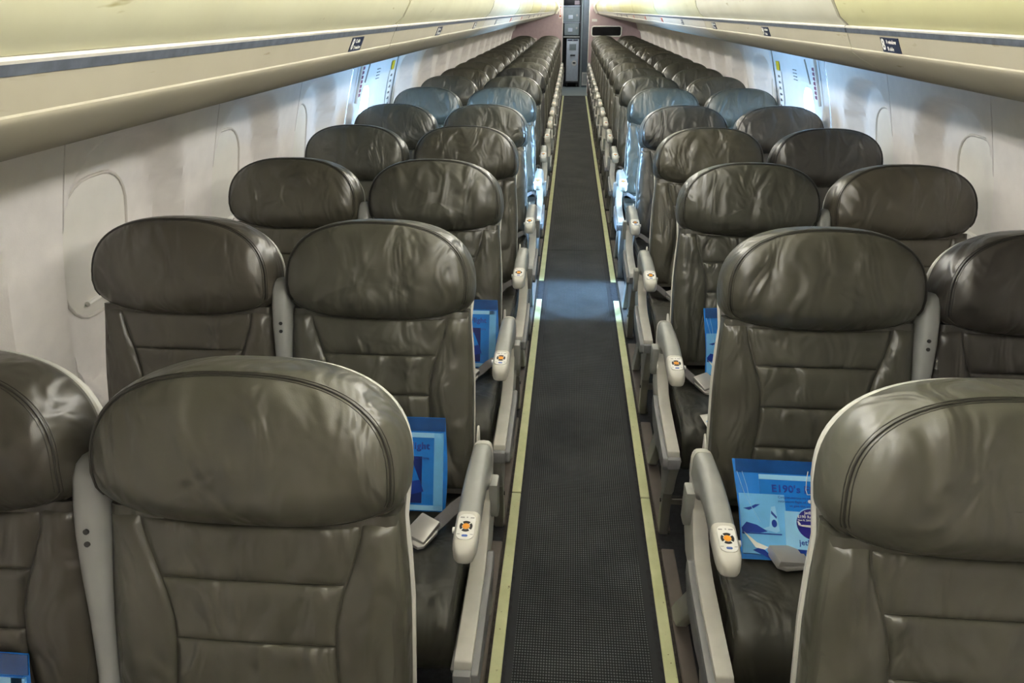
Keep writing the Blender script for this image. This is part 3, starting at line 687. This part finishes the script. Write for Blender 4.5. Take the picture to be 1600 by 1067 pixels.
# aisle-side parts, aisle at negative local x for the right-hand block
AX = -0.272
def build_parts(mirror, seed):
    S = {}
    S['headrest'] = [headrest_mesh(seed+k*11, mirror) for k in range(3)]
    S['head_piping'] = head_piping(mirror); S['stitch'] = [head_piping(mirror, 0.923, 0.0895, 0.0009, 'headrest_stitching'), head_piping(mirror, 0.958, 0.0822, 0.0009, 'headrest_stitching')]
    S['panels'] = [back_panels(seed+k*5, mirror) for k in range(3)]
    S['backrest'] = backrest_core(mirror); S['shell'] = shell_mesh(mirror)
    S['cushion'] = [cushion_mesh(mirror, seed+k) for k in range(2)]; S['cushion_piping'] = [cushion_seam(mirror, sg) for sg in (-1, 1)]
    x0, x1 = AX-0.025, AX+0.025
    def arm_top(y): return 0.655-0.010*smooth01((-y-0.40)/0.22)-0.016*smooth01((-y-0.46)/0.16)
    def loft(secs, name, mat, k=20):
        rr_ = []
        for y, hw, zt, zb in secs:
            c, h = (zt+zb)/2, (zt-zb)/2
            rr_.append([(AX+hw*math.copysign(abs(math.cos(t*2*math.pi/k))**0.55, math.cos(t*2*math.pi/k)), y, c+h*math.copysign(abs(math.sin(t*2*math.pi/k))**0.55, math.sin(t*2*math.pi/k))) for t in range(k)])
        return MB().rings(rr_).mesh(name, mat, mirror=mirror, sharp=60)
    S['armrest'] = loft([(-0.266, 0.0245, 0.648, 0.545), (-0.29, 0.0248, 0.6535, 0.545), (-0.325, 0.025, 0.656, 0.548), (-0.345, 0.025, 0.656, 0.57), (-0.37, 0.025, 0.656, 0.588), (-0.42, 0.025, arm_top(-0.42), 0.598), (-0.47, 0.025, arm_top(-0.47), 0.596), (-0.528, 0.025, arm_top(-0.528), 0.590)], 'armrest', 'arm')
    S['arm_cap'] = loft([(-0.222, 0.012, 0.615, 0.555), (-0.225, 0.019, 0.628, 0.548), (-0.234, 0.023, 0.638, 0.545), (-0.25, 0.025, 0.645, 0.544), (-0.268, 0.0255, 0.650, 0.543)], 'armrest_cap', 'armlight')
    S['control'] = loft([(-0.527, 0.0258, arm_top(-0.527)+0.0008, 0.589), (-0.56, 0.0258, arm_top(-0.56)+0.0008, 0.586), (-0.59, 0.0255, arm_top(-0.59)+0.0006, 0.582), (-0.604, 0.0242, arm_top(-0.604), 0.581), (-0.616, 0.021, 0.6255, 0.582), (-0.624, 0.016, 0.620, 0.586), (-0.629, 0.009, 0.612, 0.593)], 'control_panel', 'armlight')
    # print on the control panel, lying on its sloping top
    a, b_ = Vector((AX, -0.533, arm_top(-0.533)+0.0004)), Vector((AX, -0.605, arm_top(-0.605)+0.0008))
    yv = (a-b_).normalized(); mid = (a+b_)/2; xv = Vector((1, 0, 0)); zv = xv.cross(yv)
    def flat(pts, h0, h1, name, mat):
        return MB().rings([[mid+xv*p[0]+yv*p[1]+zv*h for p in pts] for h in (h0, h1)]).mesh(name, mat, smooth=False, mirror=mirror)
    S['plate'] = flat(rrect(0.036, 0.069, 0.014, 5), -0.003, 0.0007, 'control_plate', 'white')
    def ringseg(a0, a1, r0, r1, k=5):
        P = [(r1*math.cos(math.radians(a0+(a1-a0)*i/k)), r1*math.sin(math.radians(a0+(a1-a0)*i/k))) for i in range(k+1)]
        return P+[(r0*math.cos(math.radians(a1+(a0-a1)*i/k)), r0*math.sin(math.radians(a1+(a0-a1)*i/k))) for i in range(k+1)]
    S['keys'] = [flat([(x*0.92, y) for x, y in ringseg(45+90*k+5 if False else 45+90*k-37, 45+90*k+37, 0.0088, 0.0143)], 0.0, 0.0016, 'direction_key', 'black') for k in range(4)]
    S['keys'] = [flat([(x*0.95, y) for x, y in ringseg(90*k-36, 90*k+36, 0.0088, 0.0143)], 0.0, 0.0016, 'direction_key', 'black') for k in range(4)]
    S['select'] = flat([(0.0076*math.cos(t*0.3927), 0.0076*math.sin(t*0.3927)) for t in range(16)], 0.0, 0.002, 'select_button', 'orange')
    S['mode'] = flat([(x, y-0.025) for x, y in rrect(0.0125, 0.0056, 0.0027, 4)], 0.0, 0.0014, 'mode_button', 'bluebtn')
    mk = MB()
    for (px, py, w, h) in ((-0.011, 0.024, 0.008, 0.003), (0.0, 0.025, 0.003, 0.003), (0.010, 0.0245, 0.009, 0.0035), (-0.0135, -0.021, 0.006, 0.0016), (0.0135, -0.021, 0.006, 0.0016)):
        mk.rings([[mid+xv*(px+c*w/2)+yv*(py+d*h/2)+zv*z for c, d in ((-1, -1), (1, -1), (1, 1), (-1, 1))] for z in (0, 0.0009)])
    S['marks'] = mk.mesh('control_symbols', 'greyprint', smooth=False, mirror=mirror)
    S['knob'] = MB().rings([[(x1+d, -0.560+0.007*math.cos(t*0.628), 0.618+0.007*math.sin(t*0.628)) for t in range(10)] for d in (0, 0.005)]).mesh('recline_button', 'white', mirror=mirror)
    S['bracket'] = MB().prism_x([(-0.285, 0.575), (-0.285, 0.475), (-0.325, 0.475), (-0.335, 0.50), (-0.335, 0.575)], x0-0.018, x0+0.004).mesh('pivot_bracket', 'arm', bevel=0.006, seg=2, mirror=mirror)
    bx0, bx1 = AX-0.025, AX+0.012
    beam = [(-0.255, 0.585), (-0.325, 0.585), (-0.335, 0.53), (-0.365, 0.485), (-0.41, 0.452), (-0.47, 0.436), (-0.58, 0.426), (-0.715, 0.416), (-0.722, 0.380), (-0.60, 0.372), (-0.42, 0.37), (-0.30, 0.38), (-0.255, 0.42)]
    S['beam'] = MB().prism_x(beam, bx0, bx1).mesh('side_frame', 'beam', bevel=0.004, seg=2, mirror=mirror, sharp=50)
    tr = [(-0.415, 0.445), (-0.455, 0.428), (-0.58, 0.417), (-0.735, 0.404), (-0.742, 0.375), (-0.73, 0.362), (-0.58, 0.345), (-0.46, 0.355), (-0.40, 0.40), (-0.398, 0.435)]
    S['trim'] = MB().prism_x(tr, bx0-0.015, bx0+0.001).prism_x([(-0.723, 0.404), (-0.742, 0.404), (-0.742, 0.368), (-0.723, 0.368)], bx0, bx1).mesh('frame_trim', 'trim', bevel=0.005, seg=2, mirror=mirror, sharp=50)
    fair = [(-0.70, 0.372), (-0.42, 0.372), (-0.47, 0.29), (-0.51, 0.21), (-0.535, 0.175), (-0.58, 0.165), (-0.615, 0.20), (-0.64, 0.27)]
    lx0, lx1 = AX-0.004, AX+0.026
    S['fairing'] = MB().prism_x(fair, lx0-0.002, lx1-0.002).mesh('leg_fairing', 'fairing', bevel=0.005, seg=2, mirror=mirror)
    S['leg'] = MB().prism_x([(-0.535, 0.25), (-0.600, 0.25), (-0.575, 0.10), (-0.582, 0.004), (-0.525, 0.004), (-0.535, 0.10)], lx0, lx1).mesh('leg', 'leg', bevel=0.003, seg=1, mirror=mirror)
    S['strut'] = MB().prism_x([(-0.46, 0.365), (-0.38, 0.365), (-0.12, 0.035), (-0.10, 0.004), (-0.15, 0.004), (-0.20, 0.03)], lx0, lx1).mesh('rear_strut', 'fairing', bevel=0.003, seg=1, mirror=mirror)
    S['bolt'] = MB().rings([[(lx0-d, -0.553+0.007*math.cos(t*0.785), 0.125+0.007*math.sin(t*0.785)) for t in range(8)] for d in (-0.004, 0.004)]).mesh('bolt', 'screw', mirror=mirror)
    S['crossbar'] = MB().tube([(-0.25, -0.28, 0.325), (0.245, -0.28, 0.325)], 0.02, 10).mesh('cross_tube', 'leg', mirror=mirror)
    S['spreader'] = MB().box(AX, -0.10, -0.565, -0.545, 0.115, 0.14).mesh('spreader_bar', 'leg', bevel=0.003, seg=1, mirror=mirror)
    S['rbracket'] = MB().rings([[(-0.246-d, *bp(0, v, n)[1:]) for v, n in ((0.52, 0.030), (0.545, 0.050), (0.70, 0.062), (0.72, 0.02), (0.70, -0.02))] for d in (0, 0.007)]).mesh('recline_bracket', 'beam', bevel=0.002, seg=1, mirror=mirror)
    # raised centre armrest, standing between the two backs
    mx = 0.2505
    rr = []
    for v, w, n0, n1 in ((0.150, 0.008, 0.022, 0.034), (0.153, 0.016, 0.014, 0.050), (0.162, 0.0215, 0.008, 0.062), (0.182, 0.0245, 0.002, 0.070), (0.22, 0.0255, 0.0, 0.074), (0.27, 0.0245, 0.0, 0.076), (0.33, 0.0215, 0.0, 0.074), (0.42, 0.018, 0.0, 0.066), (0.52, 0.0165, 0.0, 0.060), (0.60, 0.018, 0.0, 0.066)):
        c = (n0+n1)/2; h = (n1-n0)/2
        rr.append([bp(mx+w*math.copysign(abs(math.cos(t*math.pi/8))**0.7, math.cos(t*math.pi/8)), v, c+h*math.copysign(abs(math.sin(t*math.pi/8))**0.7, math.sin(t*math.pi/8))) for t in range(16)])
    S['centre'] = MB().rings(rr).mesh('raised_armrest', 'arm', mirror=mirror, sharp=60)
    S['screws'] = [MB().rings([[bp(mx-0.004+0.0045*math.cos(t*0.628), v+0.0045*math.sin(t*0.628), n) for t in range(10)] for n in (0.070, 0.0772)]).mesh('screw', 'screw', mirror=mirror) for v in (0.262, 0.282)]
    # lap belt: strap from the aisle side across the cushion, metal buckle at its end
    pts = [(-0.246, -0.235, 0.43), (-0.244, -0.255, 0.462), (-0.238, -0.28, 0.487), (-0.222, -0.305, 0.498), (-0.20, -0.33, 0.492), (-0.18, -0.352, 0.480), (-0.16, -0.375, 0.473), (-0.14, -0.395, 0.4725)]
    path = []
    for i, p in enumerate(pts):
        k = smooth01(i/3.5); path.append((p, Vector((0.25*k+0.0, 0.75, 0.62*(1-k)+0.10))))
    S['strap'] = MB().ribbon(path, 0.023, 0.003).mesh('belt_strap', 'web', mirror=mirror)
    far = [((0.236-0.05*k, -0.255-0.028*k, 0.474+0.014*math.sin(k*0.6)*(1 if k < 4 else 0)), Vector((0.35, 0.9, 0.0))) for k in range(7)]
    S['strap_far'] = MB().ribbon(far, 0.023, 0.003).mesh('belt_strap', 'web', mirror=mirror)
    bk_ = [(-0.034, -0.017), (-0.02, -0.026), (0.022, -0.026), (0.031, -0.018), (0.031, 0.018), (0.022, 0.026), (-0.02, 0.026), (-0.034, 0.017)]
    S['buckle'] = MB().prism_z(bk_, 0.0, 0.009).mesh('belt_buckle', 'steel', bevel=0.003, seg=2, mirror=mirror)
    S['flap'] = MB().add([(-0.036, -0.022, 0.009), (0.020, -0.024, 0.009), (0.020, 0.024, 0.009), (-0.036, 0.022, 0.009), (-0.034, -0.021, 0.022), (0.020, -0.023, 0.015), (0.020, 0.023, 0.015), (-0.034, 0.021, 0.022)],
                         [(0,3,2,1),(4,5,6,7),(0,1,5,4),(1,2,6,5),(2,3,7,6),(3,0,4,7)]).mesh('buckle_flap', 'steel', bevel=0.002, seg=2, mirror=mirror)
    return S
PARTS = {1: build_parts(False, 1), -1: build_parts(True, 23)}
XA, XW = 0.532, 1.033
BASE = (0.073, 0.072, 0.056)
TINT = {(1, 'window', 2): (0.048, 0.043, 0.037), (1, 'window', 4): (0.051, 0.047, 0.041), (1, 'window', 3): (0.084, 0.075, 0.056), (-1, 'window', 1): (0.066, 0.061, 0.048), (-1, 'window', 2): (0.086, 0.078, 0.062),
        (-1, 'aisle', 8): (0.043, 0.043, 0.041), (1, 'aisle', 5): (0.072, 0.070, 0.062), (-1, 'aisle', 1): (0.092, 0.090, 0.069), (1, 'window', 5): (0.086, 0.078, 0.066), (1, 'aisle', 1): (0.095, 0.094, 0.072)}
rg = random.Random(11)
def make_seat(side, col, i):
    S = PARTS[side]; x = side*(XA if col == 'aisle' else XW)+(0.015 if side > 0 else 0.003)
    o = empty('airliner_seat', (x, row_y(i), 0))
    sd = 'left' if side < 0 else 'right'
    base = TINT.get((side, col, i))
    if base is None:
        f = rg.uniform(0.86, 1.12); w = rg.uniform(-0.04, 0.05) - (0.0 if col == 'aisle' else -0.03)
        base = (BASE[0]*f*(1+w), BASE[1]*f, BASE[2]*f*(1-w))
    kind = 'aisle-side' if col == 'aisle' else 'window-side'
    extra = 'blue-lit ' if i == 6 else ''
    tag(o, f'{extra}grey leather {kind} seat {sd} of the aisle, {ordinal(i)} row from the camera', 'seat', 'airliner seats in rows')
    vr = (i+(0 if col == 'aisle' else 1)+(0 if side > 0 else 2)) % 3
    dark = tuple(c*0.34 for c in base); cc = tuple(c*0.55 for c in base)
    hd = link('headrest', S['headrest'][vr], o, base); link('headrest_piping', S['head_piping'], hd, dark)
    if i <= 4:
        for me in S['stitch']: link('headrest_stitching', me, hd, dark)
    bk2 = link('backrest', S['backrest'], o, tuple(c*0.8 for c in base))
    for k, me in enumerate(S['panels'][(vr+1) % 3]): link('back_panel' if k < 4 else 'side_bolster', me, bk2, base)
    link('back_shell', S['shell'], o)
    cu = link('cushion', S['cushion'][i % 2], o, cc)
    if i <= 9:
        for me in S['cushion_piping']: link('cushion_piping', me, cu, cc)
    link('cross_tube', S['crossbar'], o)
    if col == 'aisle':
        ar = link('armrest', S['armrest'], o); link('armrest_cap', S['arm_cap'], ar); link('control_panel', S['control'], ar)
        link('control_plate', S['plate'], ar); link('select_button', S['select'], ar); link('recline_button', S['knob'], ar)
        if i <= 9:
            for me in S['keys']: link('direction_key', me, ar)
            link('mode_button', S['mode'], ar); link('control_symbols', S['marks'], ar)['kind'] = 'stuff'
        link('pivot_bracket', S['bracket'], o); link('side_frame', S['beam'], o); link('frame_trim', S['trim'], o)
        lf = link('leg', S['leg'], o); link('leg_fairing', S['fairing'], lf); link('spreader_bar', S['spreader'], lf); link('recline_bracket', S['rbracket'], o); link('rear_strut', S['strut'], o)
        link('bolt', S['bolt'], lf)
        ce = link('raised_armrest', S['centre'], o)
        for me in S['screws']: link('screw', me, ce)
        if i <= 9:
            fr = side > 0 and i == 2
            st = link('seat_belt', S['strap_far' if fr else 'strap'], o)
            bl, br_ = ((-0.092*side, -0.437, 0.478), (math.radians(4), math.radians(4), side*math.radians(15))) if fr else ((-side*0.137, -0.41, 0.477), (math.radians(8), math.radians(6)*side, side*math.radians(-62)))
            for nm in ('buckle', 'flap'):
                b1 = link('belt_buckle' if nm == 'buckle' else 'buckle_flap', S[nm], st); b1.location = bl; b1.rotation_euler = br_; b1.scale = (1.25, 1.25, 1.2)
    else:
        lf = link('leg', S['leg'], o, loc=(side*0.47, 0, 0)); link('leg_fairing', S['fairing'], lf); link('rear_strut', S['strut'], o, loc=(side*0.47, 0, 0))
        link('side_frame', S['beam'], o, loc=(side*0.535, 0.0, 0.0)); link('armrest', S['armrest'], o, loc=(side*0.535, 0, 0))
        if i <= 3:
            st = link('seat_belt', S['strap'], o)
            b1 = link('belt_buckle', S['buckle'], st); b1.location = (-side*0.005, -0.41, 0.473); b1.rotation_euler = (math.radians(8), 0, side*math.radians(-55))
    return o
SEATS = {}
for i in range(1, NROWS+1):
    for side in (-1, 1):
        for col in ('aisle', 'window'):
            SEATS[side, col, i] = make_seat(side, col, i)

# ------------------------------------------------------------------ gift bags on the seats
BW, BH = 0.31, 0.238
def fpoly(pts, z0, z1, name, mat):
    return MB().rings([[(x, y, z) for x, y in pts] for z in (z0, z1)]).mesh(name, mat, smooth=False)
def pouch():
    rows0, rows1 = [], []
    nx, ny = 22, 16
    for j in range(ny+1):
        a, b_ = [], []
        for i in range(nx+1):
            x, y = -BW/2+BW*i/nx, BH*j/ny
            e = min(1, min(i, nx-i, j, ny-j)/3.5); puff = 0.006*smooth01(e)
            wv = 0.0016*noise.noise(Vector((x*18, y*18, 2.2)))
            a.append((x+0.004*math.sin(y*17), y, 0.0005+puff*0.35+wv*0.4)); b_.append((x+0.004*math.sin(y*17), y, -0.0005-puff+wv))
        rows0.append(a); rows1.append(b_)
    return MB().grid(rows0).grid(rows1).mesh('pouch', 'bag', sharp=60)
def rect(x0, x1, y0, y1): return [(x0, y0), (x1, y0), (x1, y1), (x0, y1)]
POUCH = pouch()
Zt = 0.0042
BAGP = {'common': [('top_band', fpoly(rect(-BW/2+0.003, BW/2-0.003, BH-0.034, BH-0.001), 0.0, Zt-0.0012, 'top_band', 'bagtop')),
                   ('card', fpoly(rect(-BW/2+0.055, BW/2-0.012, 0.045, BH-0.036), 0.0, Zt, 'card', 'bag')),
                   ('card_stripe', fpoly(rect(-BW/2+0.055, BW/2-0.012, BH-0.050, BH-0.038), Zt, Zt+0.0006, 'card_stripe', 'bagpale'))]}
circ = lambda cx, cy, r, k=28: [(cx+r*math.cos(2*math.pi*t/k), cy+r*math.sin(2*math.pi*t/k)) for t in range(k)]
z2 = Zt+0.0006
cx = lambda P: [(-0.149+(x+0.149)*0.66, y) for x, y in P]
mv = lambda P: [(x-0.040, y) for x, y in P]
BAGP['plane'] = [('city_photo', fpoly(rect(-BW/2+0.006, -0.045, 0.012, 0.152), 0.0, z2, 'city_photo', 'baglight')),
    ('photo_tailplane', fpoly(cx([(-0.075, 0.07), (-0.052, 0.076), (-0.041, 0.122), (-0.027, 0.124), (-0.018, 0.066), (-0.03, 0.062)]) , z2, z2+0.0005, 'photo_tailplane', 'bagpale')),
    ('photo_tail_motif', fpoly(cx(circ(-0.035, 0.083, 0.009, 16)) , z2+0.0005, z2+0.0009, 'photo_tail_motif', 'bagprint')),
    ('photo_tail_stripe', fpoly(cx([(-0.043, 0.106), (-0.026, 0.094), (-0.024, 0.099), (-0.042, 0.113)]) , z2+0.0005, z2+0.0009, 'photo_tail_stripe', 'bagprint')),
    ('photo_fuselage', fpoly(cx([(-0.148, 0.070), (-0.13, 0.084), (-0.095, 0.078), (-0.06, 0.064), (-0.085, 0.060), (-0.12, 0.060), (-0.145, 0.055)]) , z2, z2+0.0005, 'photo_fuselage', 'bagprint')),
    ('photo_small_plane', fpoly(cx([(-0.138, 0.116), (-0.118, 0.112), (-0.098, 0.118), (-0.078, 0.127), (-0.095, 0.126), (-0.112, 0.120)]) , z2, z2+0.0005, 'photo_small_plane', 'bagprint')),
    ('photo_wing', fpoly(cx([(-0.143, 0.062), (-0.10, 0.038), (-0.062, 0.028), (-0.075, 0.022), (-0.105, 0.026)]) , z2, z2+0.0006, 'photo_wing', 'white')),
    ('photo_engine', fpoly(cx([(-0.115, 0.020), (-0.085, 0.028), (-0.05, 0.004), (-0.055, 0.001), (-0.09, 0.012)]) , z2, z2+0.0005, 'photo_engine', 'bagprint')),
    ('photo_skyline', fpoly(cx(rect(-0.148, -0.012, 0.057, 0.0595)) , z2, z2+0.0005, 'photo_skyline', 'bagprint')),
    ('envelope', fpoly(mv([(-0.012, 0.028), (0.085, 0.024), (0.088, 0.112), (-0.008, 0.114)]) , 0.0, z2+0.0012, 'envelope', 'bagpale')),
    ('envelope_shadow', fpoly(mv([(-0.014, 0.020), (0.083, 0.016), (0.085, 0.025), (-0.012, 0.029)]) , 0.0, z2+0.0006, 'envelope_shadow', 'bagprint')),
    ('badge_rim', fpoly(mv(circ(0.052, 0.085, 0.0385)) , 0.0, z2+0.0020, 'badge_rim', 'bagpale')),
    ('badge', fpoly(mv(circ(0.052, 0.085, 0.036)) , 0.0, z2+0.0026, 'badge', 'badge')),
    ('badge_plane', fpoly(mv([(0.020, 0.081), (0.03, 0.083), (0.082, 0.082), (0.086, 0.080), (0.08, 0.077), (0.058, 0.077), (0.052, 0.072), (0.05, 0.077), (0.03, 0.079)]) , z2+0.0026, z2+0.0031, 'badge_plane', 'white')),
    ('badge_plane_fin', fpoly(mv([(0.020, 0.082), (0.018, 0.091), (0.021, 0.091), (0.026, 0.083)]) , z2+0.0026, z2+0.0031, 'badge_plane_fin', 'white')),
    ('zip_hole', fpoly(circ(0.012, 0.139, 0.0042, 14), Zt, Zt+0.0010, 'zip_hole', 'white')),
    ('film_glint', MB().tube([(0.016, 0.212, z2), (0.010, 0.19, z2+0.001), (0.006, 0.166, z2+0.001), (0.008, 0.155, z2+0.001), (0.016, 0.156, z2)], 0.0009, 5).mesh('film_glint', 'white')),
    ('film_glint', MB().tube([(-0.150, 0.205, z2), (-0.143, 0.175, z2+0.001), (-0.135, 0.145, z2+0.001), (-0.12, 0.115, z2+0.001), (-0.105, 0.085, z2)], 0.0007, 5).mesh('film_glint', 'bagpale')),
    ('film_glint', MB().tube([(-0.138, 0.205, z2), (-0.130, 0.17, z2+0.001), (-0.124, 0.125, z2)], 0.0006, 5).mesh('film_glint', 'bagpale'))]
BAGP['navy'] = [('navy_booklet', fpoly(rect(0.0, 0.095, 0.022, 0.140), 0.0, z2, 'navy_booklet', 'bagnavy')),
    ('tilted_card', fpoly([(0.0, 0.105), (0.072, 0.124), (0.100, 0.052), (0.02, 0.030)], 0.0, z2+0.0012, 'tilted_card', 'bag')),
    ('tilted_card_wave', fpoly([(0.010, 0.070), (0.05, 0.073), (0.09, 0.081), (0.100, 0.052), (0.02, 0.030)], 0.0, z2+0.0017, 'tilted_card_wave', 'bagprint')),
    ('side_stripe', fpoly(rect(0.125, 0.148, 0.006, 0.200), 0.0, z2, 'side_stripe', 'baglight')),
    ('bottom_stripe', fpoly(rect(-0.12, 0.148, 0.004, 0.016), 0.0, z2, 'bottom_stripe', 'bagpale'))]
def make_bag(loc, tilt, rz, label, kind, ry=0.0):
    o = empty('gift_bag', loc)
    # local frame: x along the bag, y up the bag, z towards the reader
    o.rotation_euler = (math.radians(90-tilt), ry, rz)
    tag(o, label, 'bag', 'blue gift bags on the seats')
    p = link('pouch', POUCH, o)
    for nm, me in BAGP['common']+BAGP[kind]: link(nm, me, o)
    def put(body, size, x, y, z, mat, bold=0.0, al='LEFT', rot=0.0):
        t = link('bag_lettering', text_mesh(body, size, mat, 0.00025, al, bold), o); t.location = (x, y, z); t.rotation_euler = (0, 0, rot)
    put("E190's Final Flight", 0.0245, -0.073, 0.166, z2, 'bagprint', 0.028)
    put('Congratulations on being part of the', 0.0082, -0.06, 0.146, z2, 'bagprint')
    put('retirement flight of our E190. Thank you for helping', 0.0082, -0.06, 0.1365, z2, 'bagprint')
    put('us give this plane its farewell', 0.0082, -0.035, 0.127, z2, 'bagprint')
    if kind == 'plane':
        put("JetBlue's", 0.0090, 0.012, 0.111, z2+0.0029, 'white', 0.02, 'CENTER')
        put('E190 Retirement', 0.0090, 0.012, 0.1015, z2+0.0029, 'white', 0.02, 'CENTER')
        put('Nov 8, 2005 - Sept 9, 2025', 0.0058, 0.012, 0.0935, z2+0.0029, 'white', 0.01, 'CENTER')
        put('jetBlue', 0.017, -0.022, 0.042, z2+0.0014, 'bagprint', 0.02)
    else:
        put('E190', 0.0185, 0.033, 0.080, z2+0.0020, 'white', 0.02, 'LEFT', 0.26)
    return o
make_bag((0.503, 1.362, 0.474), 52, math.radians(-1), 'blue gift bag lying beside a metal buckle on the second-row right seat', 'plane')
make_bag((-0.506, 1.500, 0.462), 21, 0, 'upright blue gift bag with dark navy booklet on the second-row seat left of the aisle', 'navy')
make_bag((0.570, 2.305, 0.466), 22, math.radians(6), 'blue gift bag on the third-row seat right of the aisle', 'plane')
make_bag((0.585, 3.125, 0.466), 22, math.radians(6), 'blue gift bag on the fourth-row seat right of the aisle', 'plane')
make_bag((0.555, 3.94, 0.466), 22, 0, 'blue gift bag on the fifth-row seat right of the aisle', 'plane')
make_bag((-0.452, 2.315, 0.466), 21, 0, 'thin blue gift bag edge on the third-row seat left of the aisle', 'navy')
make_bag((-1.04, 0.715, 0.470), 20, 0, 'blue gift bag at the bottom left corner on the nearest window seat', 'navy')
# white leaflet with a blue picture on the third-row seat
lf = tag(empty('leaflet', (0.415, 1.945, 0.482), (math.radians(10), math.radians(-4), math.radians(14))), 'small white card with blue picture on the third-row seat cushion right of the aisle', 'card')
link('sheet', MB().box(-0.05, 0.05, -0.06, 0.06, 0.0, 0.0015).mesh('sheet', 'white', bevel=0.0004, seg=1), lf)
link('picture', MB().box(-0.042, -0.018, -0.01, 0.03, 0.0015, 0.002).mesh('picture', 'baglight', smooth=False), lf)
